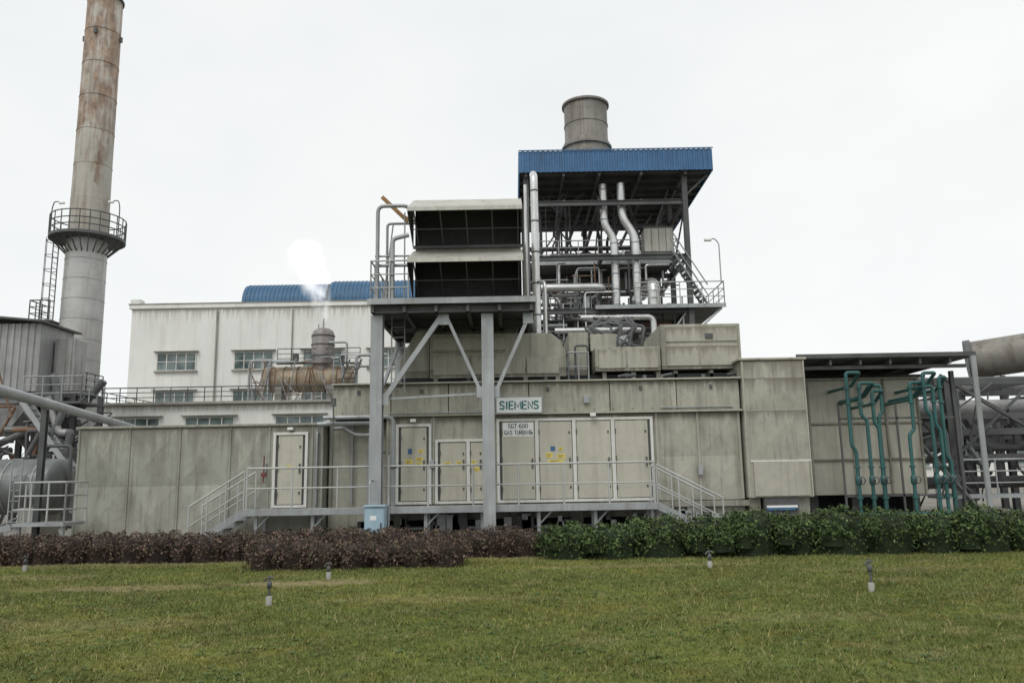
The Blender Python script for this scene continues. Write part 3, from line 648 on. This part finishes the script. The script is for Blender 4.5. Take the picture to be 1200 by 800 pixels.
for i in range(30):
    x=random.uniform(1.2,8); y=random.uniform(38,43)
    B('upper_small_pipes',GALV if i%2 else DSTEEL).pipe([(x,y,12),(x,y,random.uniform(13,15.8)),(x+random.uniform(-1,1),y,15.8)],random.choice((.03,.05,.08)),8,.2)
for y in (36.3,37.1):
    B('stair',GALV).beam((7.7,y,11.9),(9.2,y,L2),.04,.22)
    B('stair').pipe([(7.7,y,12.9),(9.2,y,L2+1)],.03,6); B('stair').pipe([(7.7,y,12.4),(9.2,y,L2+.5)],.025,6)
for i in range(12):
    u=(i+.5)/12; B('stair').box(7.7+1.5*u-.12,7.7+1.5*u+.12,36.3,37.1,11.9-2.55*u,11.93-2.55*u)
B('stair').beam((8.3,36.6,L2-.1),(7.0,36.6,7.6),.08,.08); B('stair').beam((9.8,36.3,L2-.1),(8.4,36.5,8.0),.08,.1)
B('lamp_arm',GALV).pipe([(9.8,36.15,10.4),(9.8,36.15,12.3),(9.6,36.15,12.55),(9.35,36.15,12.5)],.03,8,.15); B('lamp_head',WHITES).tank((9.15,36.15,12.48),.08,.28,'x',.5,12)
K=Obj('exhaust_stack')
K('shell',STACKM).lathe((4.25,41,0),[(1.25,16.9),(1.25,19.4),(1.17,19.55),(1.17,21.3),(1.2,21.6),(1.12,21.6),(1.12,18)],40)
sr=K('stiffener_rings',STACKM)
for z,ra,rb,hh_ in ((19.1,1.25,1.36,.1),(21.55,1.15,1.29,.12),(20.4,1.15,1.2,.06),(18.0,1.2,1.32,.08)): sr.lathe((4.25,41,z),[(ra,0),(rb,0),(rb,hh_),(ra,hh_)],40,smooth=False)
K('lifting_lugs',DSTEEL).box(5.5,5.65,40.8,41,18.0,18.4); K('lifting_lugs').box(2.85,3.0,40.8,41,18.0,18.4)

# ------------------------------------------------------------ chimney
C=Obj('industrial_chimney'); cx,cy=-23.15,42
C('upper_shell',CHIM).lathe((cx,cy,0),[(1.0,14.8),(.96,19),(.92,29.2),(.84,29.2),(.84,27)],40)
for z in np.arange(17,29,2.0): C('weld_seams',CHIM).lathe((cx,cy,z),[(.93,0),(.995-.004*(z-15),0),(.995-.004*(z-15),.03),(.93,.03)],40,smooth=False)
C('lower_shell',CHIML).lathe((cx,cy,0),[(1.1,0),(1.05,8),(1.02,14.8)],40)
for z in np.arange(1.5,14.8,1.1): C('seams',GALV).lathe((cx,cy,z),[(1.02,0),(1.085-.003*z,0),(1.085-.003*z,.025),(1.02,.025)],40,smooth=False)
rl2=C('rim_lugs',DSTEEL); rl2.lathe((cx,cy,29.1),[(.9,0),(1.0,0),(1.0,.1),(.9,.1)],40,smooth=False)
for a in range(4): rl2.box(cx+1.0*math.cos(a*1.57+.1)-.08,cx+1.0*math.cos(a*1.57+.1)+.08,cy+1.0*math.sin(a*1.57+.1)-.05,cy+1.0*math.sin(a*1.57+.1)+.05,26.6,26.9)
PZ=14.75
C('ring_platform',DSTEEL).lathe((cx,cy,PZ),[(1.0,0),(1.9,0),(1.9,.15),(1.0,.15)],32,smooth=False)
ring=[(cx+1.87*math.cos(a),cy+1.87*math.sin(a),PZ+.15) for a in [i*2*math.pi/24 for i in range(25)]]
for h_ in (.35,.7,1.1): C('ring_railing',DSTEEL).pipe([(x,y,z+h_) for x,y,z in ring],.03,6)
for x,y,z in ring[:-1]:
    C('ring_railing').pipe([(x,y,z),(x,y,z+1.1)],.028,6); C('ring_brackets',DSTEEL).beam((cx+(x-cx)*.95,cy+(y-cy)*.95,PZ),(cx+(x-cx)*.54,cy+(y-cy)*.54,PZ-.8),.05,.05)
for sx_,x in ((-1,cx-1.85),(1,cx+1.85)):
    C('lamp_posts',DSTEEL).pipe([(x,cy-.4,PZ),(x,cy-.4,PZ+1.8),(x-.1*sx_,cy-.4,PZ+2.2),(x-.4*sx_,cy-.4,PZ+2.15)],.03,6,.15)
    C('lamp_heads',WHITES).tank((x-.5*sx_-.12,cy-.4,PZ+2.1),.07,.25,'x',.5,10)
lx=cx-1.35
for dy in (-.25,.25): C('ladder',DSTEEL).pipe([(lx,cy-.6+dy,2),(lx,cy-.6+dy,PZ)],.03,6)
for z in np.arange(2,PZ,.3): C('ladder').pipe([(lx,cy-.85,z),(lx,cy-.35,z)],.018,5)
for z in np.arange(4.2,PZ,.8):
    C('ladder_cage',DSTEEL).pipe([(lx+.0,cy-.9,z),(lx-.35,cy-.95,z),(lx-.5,cy-.6,z),(lx-.35,cy-.25,z),(lx,cy-.3,z)],.02,5)
for a,b2 in ((-.35,-.95),(-.5,-.6),(-.35,-.25)): C('ladder_cage').pipe([(lx+a,cy+b2,4.2),(lx+a,cy+b2,PZ)],.018,5)
C('landing',DSTEEL).box(cx-2.2,cx-1.0,cy-1.2,cy+.6,10.1,10.2); rail(C('landing_rail',DSTEEL),[(cx-1.1,cy-1.15,10.2),(cx-2.15,cy-1.15,10.2),(cx-2.15,cy+.5,10.2)],1.05,.55,.03,2)
C('landing').beam((cx-2.1,cy-1,10.1),(cx-1,cy-.5,9.2),.06,.06)
C('lower_platform',DSTEEL).box(cx-1.6,cx+1.9,cy-2.6,cy-1,6.0,6.1); rail(C('landing_rail'),[(cx-1.6,cy-2.6,6.1),(cx+1.9,cy-2.6,6.1),(cx+1.9,cy-1,6.1)],1.05,.7,.03,2)

# ------------------------------------------------------------ white factory building
W=Obj('factory_building')
W('main_block',WBLD,.03).box(-26.8,2,55,75,0,13.8); W('parapet',WBLD,.02).box(-26.95,2.1,54.85,75.1,13.8,14.1)
W('parapet').box(-26.9,-26.2,54.9,55.6,14.1,14.5); W('coping',CONC).box(-27.0,2.15,54.8,75.2,14.105,14.16)
W('lower_block',WBLD,.03).box(-24.4,2,46,54.99,0,6.1); W('balcony_slab',CONC,.02).box(-24.7,2,45.6,55,6.1,6.25)
W('balcony_slab').box(-24.6,2,45.7,46,3.0,3.2)
rail(W('balcony_railing',DSTEEL),[(-24.6,45.7,6.25),(-9,45.7,6.25)],.85,1.0,.03,2); rail(W('balcony_railing'),[(-24.6,45.7,6.25),(-24.6,54,6.25)],.85,1.2,.03,2)
def window(O,x0,x1,z0,z1,y,n,rows=2):
    O('window_glass',GLASS).box(x0,x1,y-.02,y+.0,z0,z1)
    f=O('window_frames',WHITEF)
    for i in range(n+1): x=x0+(x1-x0)*i/n; f.box(x-.03,x+.03,y-.06,y-.021,z0,z1)
    for j in range(rows+1): z=z0+(z1-z0)*j/rows; f.box(x0-.04,x1+.04,y-.055,y-.021,z-.025,z+.025)
    O('window_sills',CONC).box(x0-.15,x1+.15,y-.18,y,z0-.14,z0-.04); O('window_sills').box(x0-.2,x1+.2,y-.3,y,z1+.08,z1+.14)
for a in (-24.8,-19.4,-14.6,-10):
    window(W,a,a+2.7,9.4,10.6,55,4)
    window(W,a,a+2.7,7.0,7.9,55,4,1)
for a in (-23.2,-18.9,-13.7,-9): window(W,a,a+2.8,4.4,5.35,46,4,1); window(W,a,a+2.8,1,2.4,46,4,2)
W('downpipe',CONC).pipe([(-20.7,54.9,6.3),(-20.7,54.9,13.6)],.07); W('downpipe').pipe([(-15.4,54.9,6.3),(-15.4,54.9,13.6)],.05)
vr=W('vaulted_roof',BLUEV); n=20
def vault(x0,x1,y,z,r):
    xs_=[];x=x0
    while x<x1: xs_+= [(x,0),(x+.15,.0),(x+.17,.05),(x+.28,.05)]; x+=.3
    vs=[]
    for x,h_ in xs_:
        for k in range(n+1):
            a=math.pi*k/n; vs.append((x,y-(r+h_)*math.cos(a),z+(r+h_)*math.sin(a)))
    vr.add(vs,[(i*(n+1)+k,i*(n+1)+k+1,(i+1)*(n+1)+k+1,(i+1)*(n+1)+k) for i in range(len(xs_)-1) for k in range(n)])
    vr.add([(x0,y-r*math.cos(math.pi*k/n),z+r*math.sin(math.pi*k/n)) for k in range(n+1)],[tuple(range(n+1))])
vault(-20.2,-13.9,60,14.75,1.8); vault(-13.7,0,60,14.85,1.9)
D_=Obj('deaerator_tank')
D_('shell',RTANK).tank((-14.9,48.2,7.75),.78,4.9,'x',.45)
for x in np.arange(-14.6,-10.2,.8): D_('bands',RUSTP).lathe((x,48.2,7.75),[(.78,0),(.81,0),(.81,.05),(.78,.05)],32,'x',False)
D_('saddles',CONC).box(-14.3,-13.9,47.6,48.8,6.25,7.3); D_('saddles').box(-11.2,-10.8,47.6,48.8,6.25,7.3)
D_('dome_vessel',VESM).lathe((-11.6,48.2,.45),[(.66,7.8),(.68,8.5),(.68,10.0),(.6,10.25),(.35,10.42),(.001,10.48)],32)
for z in (9.1,9.8,10.35): D_('vessel_bands',DSTEEL).lathe((-11.6,48.2,z),[(.68,0),(.72,0),(.72,.06),(.68,.06)],32,smooth=False)
D_('vent',GALV).pipe([(-11.6,48.2,10.8),(-11.6,48.2,11.5)],.05,8); D_('vent').pipe([(-11.9,48.2,10.8),(-11.9,48.2,11.15)],.04,8)
dp=D_('pipes',GALV)
dp.pipe([(-14.6,47.2,6.3),(-14.6,47.2,8.7),(-12.4,47.4,8.7)],.06,10,.3); dp.pipe([(-15.8,47.4,6.3),(-15.8,47.4,8.8),(-13.4,47.6,8.8)],.08,10,.3)
dp.pipe([(-10.9,47.4,8.9),(-10.2,47.4,8.9),(-10.2,47.4,6.3)],.08,10,.2); dp.pipe([(-11.1,47.6,9.9),(-10,47.6,9.9),(-10,47.6,8.4),(-8.6,47.6,8.4)],.07,10,.2)
dp.pipe([(-9.3,47,6.3),(-9.3,47,9.0),(-7.5,47,9.0)],.1,10,.3)
for i in range(26):
    x=random.uniform(-15.5,-8.5); z=random.uniform(6.4,9.2); D_('small_pipes_rust' if i%2 else 'small_pipes_grey',RUSTP if i%2 else GALV).pipe([(x,47.1,z),(x+random.uniform(-1,1),47.1,z),(x+random.uniform(-1,1),47.1,6.3)],.035,6,.1)
D_('valves',DSTEEL).box(-13.2,-12.9,47.3,47.6,8.6,9.2); D_('valves').box(-10.4,-10.1,47.2,47.5,8.5,9.1)
rail(D_('top_railing',DSTEEL),[(-14.2,47.6,8.65),(-9.2,47.6,8.65)],.9,.8,.025,2); D_('top_walkway',DSTEEL).box(-14.2,-9.2,47.4,47.7,8.6,8.65)
for a in (-9.6,-8.9): D_('stair',DSTEEL).beam((a,46.6,8.7),(a-.9,46.6,6.3),.05,.16)
for i in range(8): D_('stair').beam((-9.6-.9*i/8,46.6,8.4-2.1*i/8),(-8.9-.9*i/8,46.6,8.4-2.1*i/8),.2,.03)

# steam: thin volume puffs; the weak emission stands in for the multiple scattering of white vapour
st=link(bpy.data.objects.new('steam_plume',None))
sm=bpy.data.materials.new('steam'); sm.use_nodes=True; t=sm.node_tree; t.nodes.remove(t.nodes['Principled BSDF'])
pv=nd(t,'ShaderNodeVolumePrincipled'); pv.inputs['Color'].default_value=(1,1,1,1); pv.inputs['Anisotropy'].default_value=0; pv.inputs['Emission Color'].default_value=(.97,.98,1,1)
tcn=nd(t,'ShaderNodeTexCoord'); ln_=nd(t,'ShaderNodeVectorMath',operation='LENGTH')
t.links.new(tcn.outputs['Object'],ln_.inputs[0])
fall=ramp(t,ln_.outputs['Value'],.1,.98,1,0)
gp=nd(t,'ShaderNodeNewGeometry')
nz=ramp(t,noise(t,gp.outputs['Position'],1.3,5),.40,.66,0.03,1)
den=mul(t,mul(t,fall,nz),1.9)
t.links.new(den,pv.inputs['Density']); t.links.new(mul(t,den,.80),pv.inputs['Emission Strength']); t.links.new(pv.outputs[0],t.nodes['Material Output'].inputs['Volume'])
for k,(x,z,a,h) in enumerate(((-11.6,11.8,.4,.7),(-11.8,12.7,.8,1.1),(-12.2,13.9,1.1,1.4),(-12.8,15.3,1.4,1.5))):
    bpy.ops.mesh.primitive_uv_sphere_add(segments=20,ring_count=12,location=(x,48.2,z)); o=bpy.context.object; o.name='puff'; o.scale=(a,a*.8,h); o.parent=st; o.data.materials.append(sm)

# ------------------------------------------------------------ left process unit
F=Obj('dust_filter_house')
F('shell',CLAD).box(-24,-19.3,32.1,34.5,5.4,8.2)
F('corrugated_front',CLAD).corr((-24,32.08,5.4),(1,0,0),4.7,(0,0,1),2.8,(0,-1,0),.28,.05)
F('roof',ROOFG).prism([(-24.2,8.72),(-19.1,8.2),(-19.1,8.28),(-24.2,8.8)],31.7,34.8)
F('lower_hopper',CLAD).prism([(-24,5.4),(-19.3,5.4),(-20.4,3.9),(-24,3.9)],32.3,34.3)
F('side_unit',CLAD,.02).box(-19.2,-18.35,33,33.9,5.5,7.7)
F('side_corrugated',CLAD).corr((-19.2,32.97,5.5),(1,0,0),.85,(0,0,1),2.2,(0,-1,0),.25,.04)
for x in (-23.6,-21.2,-19.3,-17.8):
    for y in (32.2,34.3): F('legs',DSTEEL).hcol(x,y,0,5.4,.2,.03)
for z in (3.7,5.3,2.0): F('frame',DSTEEL).beam((-24,32.2,z),(-17,32.2,z),.12,.2)
F('walkway',DSTEEL).box(-19.3,-17.0,31.2,33,4.8,4.88); rail(F('walkway_rail',GALV),[(-19.3,31.2,4.88),(-17.0,31.2,4.88),(-17.0,33,4.88)],1.0,.7,.025,2)
for i in range(80):
    m_=random.choice([('dark_pipes',DSTEEL),('dark_pipes',DSTEEL),('dark_clad_pipes',TANKM),('clad_pipes',CLAD)]) if i%16 else ('rust_pipes',RUSTP)
    x=random.uniform(-21,-17); y=random.uniform(30.6,33.4); z=random.uniform(.5,5)
    F(*m_).pipe([(x,y,z),(x+random.uniform(-1.2,1.2),y,z),(x+random.uniform(-1.2,1.2),y,max(.1,z+random.uniform(-3,2)))],random.choice((.03,.04,.06,.1,.15)),8,.15)
F('fan_casing',DSTEEL).tank((-17.4,31.5,2.2),.8,.7,'y',.1); F('fan_casing').box(-18.6,-16.8,31.2,32.6,.2,1.3)
F('stair',GALV).beam((-18.8,30.9,4.8),(-16.8,30.9,2.2),.04,.2); F('stair').beam((-18.8,30.4,4.8),(-16.8,30.4,2.2),.04,.2)
for i in range(12): F('stair').beam((-18.8+.17*i,30.4,4.75-.22*i),(-18.8+.17*i,30.9,4.75-.22*i),.2,.03)
G=Obj('overhead_pipeline')
G('pipe',GALV).pipe([(-10.6,14,3.75),(-11.6,18,3.75),(-14.2,29,3.75),(-15.5,34,3.75)],.13,16,.5)
for p_ in ((-12.35,21.0),(-13.9,27.5)): G('supports',DSTEEL).hcol(p_[0],p_[1],0,3.6,.14,.02)
H=Obj('storage_tank')
H('shell',TANKM).tank((-19,24.3,1.6),.82,5.3,'x',.3)
for x in np.arange(-18.6,-13.6,.9): H('bands',CLAD).lathe((x,24.3,1.6),[(.82,0),(.84,0),(.84,.04),(.82,.04)],32,'x',False)
H('saddles',CONC).box(-17.4,-17,23.6,25,0,1.0); H('saddles').box(-14.4,-14,23.6,25,0,1.0)
H('nozzles',DSTEEL).pipe([(-14.2,24.3,2.4),(-14.2,24.3,2.8),(-13.4,24.3,2.8),(-13.4,24.3,.3)],.05,8,.15)
H('ladder',GALV).beam((-14.6,23.4,0),(-14.6,23.4,2.4),.03,.03); H('ladder').beam((-14.3,23.4,0),(-14.3,23.4,2.4),.03,.03)
for z in np.arange(.3,2.4,.3): H('ladder').beam((-14.6,23.4,z),(-14.3,23.4,z),.02,.02)
J=Obj('inspection_platform')
J('deck',GALV).box(-12.5,-11.2,20.2,21.2,.62,.7); rail(J('railing',RAILM),[(-12.5,21.2,.7),(-12.5,20.2,.7),(-11.2,20.2,.7),(-11.2,21.2,.7)],1.0,.4,.024,2)
for x in (-12.4,-11.3): J('legs',GALV).box(x-.04,x+.04,20.3,20.4,0,.62)
J('side_beam',GALV).beam((-14.2,20.2,.2),(-12.5,20.2,.62),.06,.16)

# ------------------------------------------------------------ right: cooler under canopy
O_=Obj('cooler_shelter')
rr_=O_('roof_sheet',ROOFG); rr_.corr((8.1,22.4,4.86),(1,0,0),5.0,(0,1,-.01),5.5,(0,0,1),.2,.03)
rr_.box(8.1,13.1,22.42,27.9,4.78,4.8)
O_('fascia',DSTEEL).box(8.05,13.15,22.36,22.39,4.80,4.92)
for x in np.arange(8.2,13.1,.85): O_('rafters',DSTEEL).beam((x,22.45,4.68),(x,27.8,4.68),.06,.14)
for y in (22.7,25,27.6): O_('purlins',DSTEEL).beam((8.1,y,4.56),(13.0,y,4.56),.08,.1)
for x in (8.2,12.95):
    for y in (23.4,27.6): O_('posts',DSTEEL).hcol(x,y,0,4.5,.11,.02)
cb=O_('cooler_casing',BEIGE2,.02)
for (a,b2) in ((8.7,9.95),(9.97,12.0)):
    cb.box(a,b2,23.6,27,.95,3.0); cb.box(a,b2,23.6,27,3.04,4.3)
cf=O_('casing_flanges',BEIGED,.005); cf.box(8.65,12.05,23.55,27,3.0,3.04); cf.box(8.65,12.05,23.53,27,1.95,2.0); cf.box(8.65,12.05,23.5,27.05,4.3,4.36)
for x in (8.73,9.96,11.0,11.97): O_('stiffeners',BEIGED,.004).box(x-.03,x+.03,23.54,23.6,.97,4.28)
for x in (8.8,10,11.8): O_('feet',DSTEEL).box(x,x+.2,24.1,26.8,0,.95)
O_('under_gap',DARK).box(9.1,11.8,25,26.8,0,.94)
Q=Obj('cooling_water_piping'); tp=Q('pipes',TEAL); fl=Q('flanges',TEAL); vv=Q('valve_handles',DSTEEL)
def teal(x,ztop,dxs,top_to,y=21.4):
    P_=[(x+top_to,23.6,ztop-.3),(x+top_to,y+.6,ztop-.3),(x+top_to,y,ztop),(x,y,ztop)]
    cur=x
    for z,d in dxs: P_+= [(cur,y,z),(cur+d,y,z-.14)]; cur+=d
    P_.append((cur,y,.3)); tp.pipe(P_,.047,10,.08)
    for z in (.9,1.7,3.4,3.8):
        fx=x if z>dxs[0][0] else cur
        if dxs[-1][0]-.4<z<dxs[0][0]+.2 or z>ztop-.15: continue
        fl.lathe((fx,y,z),[(.001,0),(.08,0),(.08,.05),(.001,.05)],12,smooth=False)
    fl.lathe((cur,y,1.25),[(.047,0),(.08,.05),(.08,.2),(.047,.25)],12)
    vv.pipe([(cur,y-.2,1.38),(cur,y,1.38)],.012,6); vv.lathe((cur,y-.22,1.38),[(.08,0),(.1,0),(.1,.03),(.08,.03)],12,'y')
teal(9.0,4.25,[(2.3,.10)],.38); teal(9.28,3.95,[(3.1,.14)],.4,21.3); teal(9.66,3.75,[(2.9,.10)],.3); teal(9.95,3.9,[(3.2,-.12)],-.3,21.5)
teal(10.7,3.95,[(2.7,-.14)],.45); teal(11.02,4.2,[(3.2,.12)],.35,21.3); teal(11.3,3.85,[(2.8,.1)],-.3); teal(11.55,4.1,[(2.0,.1)],.2,21.5)
tp.pipe([(8.6,21.4,.3),(12.6,21.4,.3),(12.6,21.4,-.1)],.08,12,.2); tp.pipe([(8.8,21.2,.5),(12.2,21.2,.5)],.06,10)
for z in (.95,3.0): vv.box(8.8,11.9,21.56,21.6,z,z+.05)
for x in (8.8,10.35,11.95): vv.box(x-.025,x+.025,21.56,21.6,0,3.4)

Rk=Obj('pipe_rack')
Rk('front_post',GALV).pipe([(11.85,20.3,0),(11.85,20.3,4.5)],.07,12)
for x in (13.9,16.6,20.5):
    for y in (25.5,29.5,34): Rk('posts',DSTEEL).hcol(x,y,0,4.4,.22,.03)
for z in (4.4,3.3,2.0,2.8):
    for y in (25.5,29.5,34): Rk('beams',DSTEEL).beam((13.5,y,z),(24,y,z),.12,.2)
    for x in (13.9,16.6,20.5): Rk('beams').beam((x,25.5,z),(x,34,z),.1,.16)
Rk('bracing',DSTEEL).beam((12.6,22.2,.6),(12.6,27.5,4.2),.08,.12); Rk('bracing').beam((13.9,25.4,2.0),(16.6,25.4,4.3),.08,.08)
Rk('bracing').beam((13.2,24.5,4.5),(16.8,24.5,2.2),.1,.1)
for i,(y,z,r_) in enumerate(((26.5,3.62,.28),(27.4,3.5,.12),(28.5,4.75,.15),(30.5,3.55,.2),(26.5,2.3,.1),(27,2.35,.14),(31,4.7,.2),(27.5,1.2,.2))):
    (Rk('clad_pipes',CLAD) if i%3==0 else Rk('grey_pipes',DSTEEL)).pipe([(12.9,y,z),(26,y,z)],r_,14)
for i in range(38):
    x=random.uniform(13,18); y=random.uniform(24.5,30); z=random.uniform(.3,3.8)
    Rk(*random.choice([('dark_pipes',DSTEEL),('dark_pipes',DSTEEL),('small_grey_pipes',TANKM)])).pipe([(x,y,z),(x,y,random.uniform(.1,4.4)),(x+random.uniform(-1.5,1.5),y,random.uniform(.1,4.4))],random.choice((.03,.05,.08)),8)
rail(Rk('walk_rail',GALV),[(13,23.5,.9),(20,23.5,.9)],1.0,1.0,.025,2); Rk('walkway',GALV).box(12.4,20,23.4,24.4,.8,.9)
X_=Obj('exhaust_duct')
X_('shell',STACKM).pipe([(17.6,30.5,5.75),(21.5,28.5,6.15),(26,26,6.6)],.72,28)
X_('flange',DSTEEL).pipe([(17.55,30.52,5.745),(17.75,30.42,5.765)],.8,28); X_('flange').pipe([(20.5,29.02,6.05),(20.62,28.96,6.06)],.76,28)
X_('supports',DSTEEL).hcol(18.5,30,0,5.1,.2,.02); X_('supports').hcol(22,28.2,0,5.5,.2,.02)

WH=Obj('distant_warehouse')
WH('walls',WBLD,.02).box(24,70,75,95,0,5.5); WH('roof',ROOFG).prismx([(74.5,5.5),(95.5,5.5),(85,7.2)],23.5,70.5)
for x in np.arange(26,66,5): window(WH,x,x+2.6,2,3.6,75,3)
GR2=[(.07,.09,.045,.5),(.09,.115,.06,.3),(.05,.07,.035,.2)]
bl=[]
for i in range(40):
    x=random.choice((random.uniform(38,110),random.uniform(-110,-60))); bl.append((x,random.uniform(108,120),3.0,random.uniform(3,5),3,random.uniform(2.0,3.2),2.2))
foliage('distant_tree_line',bl,18,.5,GR2,CORE_G)

def sprinkler(x,y,h):
    s=Obj('lawn_sprinkler')
    s('stake',DSTEEL).pipe([(x,y,0),(x,y,h*.75)],.016,8)
    s('body',DSTEEL).lathe((x,y,h*.7),[(.001,0),(.03,0),(.034,.06),(.022,.09),(.001,.09)],12)
    s('arm',DSTEEL).pipe([(x-.07,y,h*.72+.08),(x-.02,y,h*.72+.13),(x+.05,y,h*.72+.12)],.014,6); s('arm').pipe([(x,y,h*.75+.05),(x,y,h*.75+.14)],.012,6)
    s('base',CONC).lathe((x,y,.0),[(.04,.0),(.04,.15),(.001,.16)],10)
sprinkler(-3.2,10.7,.36); sprinkler(4.72,11,.42); sprinkler(3.3,14.0,.26); sprinkler(-3.05,13.4,.22); sprinkler(-9.2,15.4,.25)
for o in ALL: o.done()
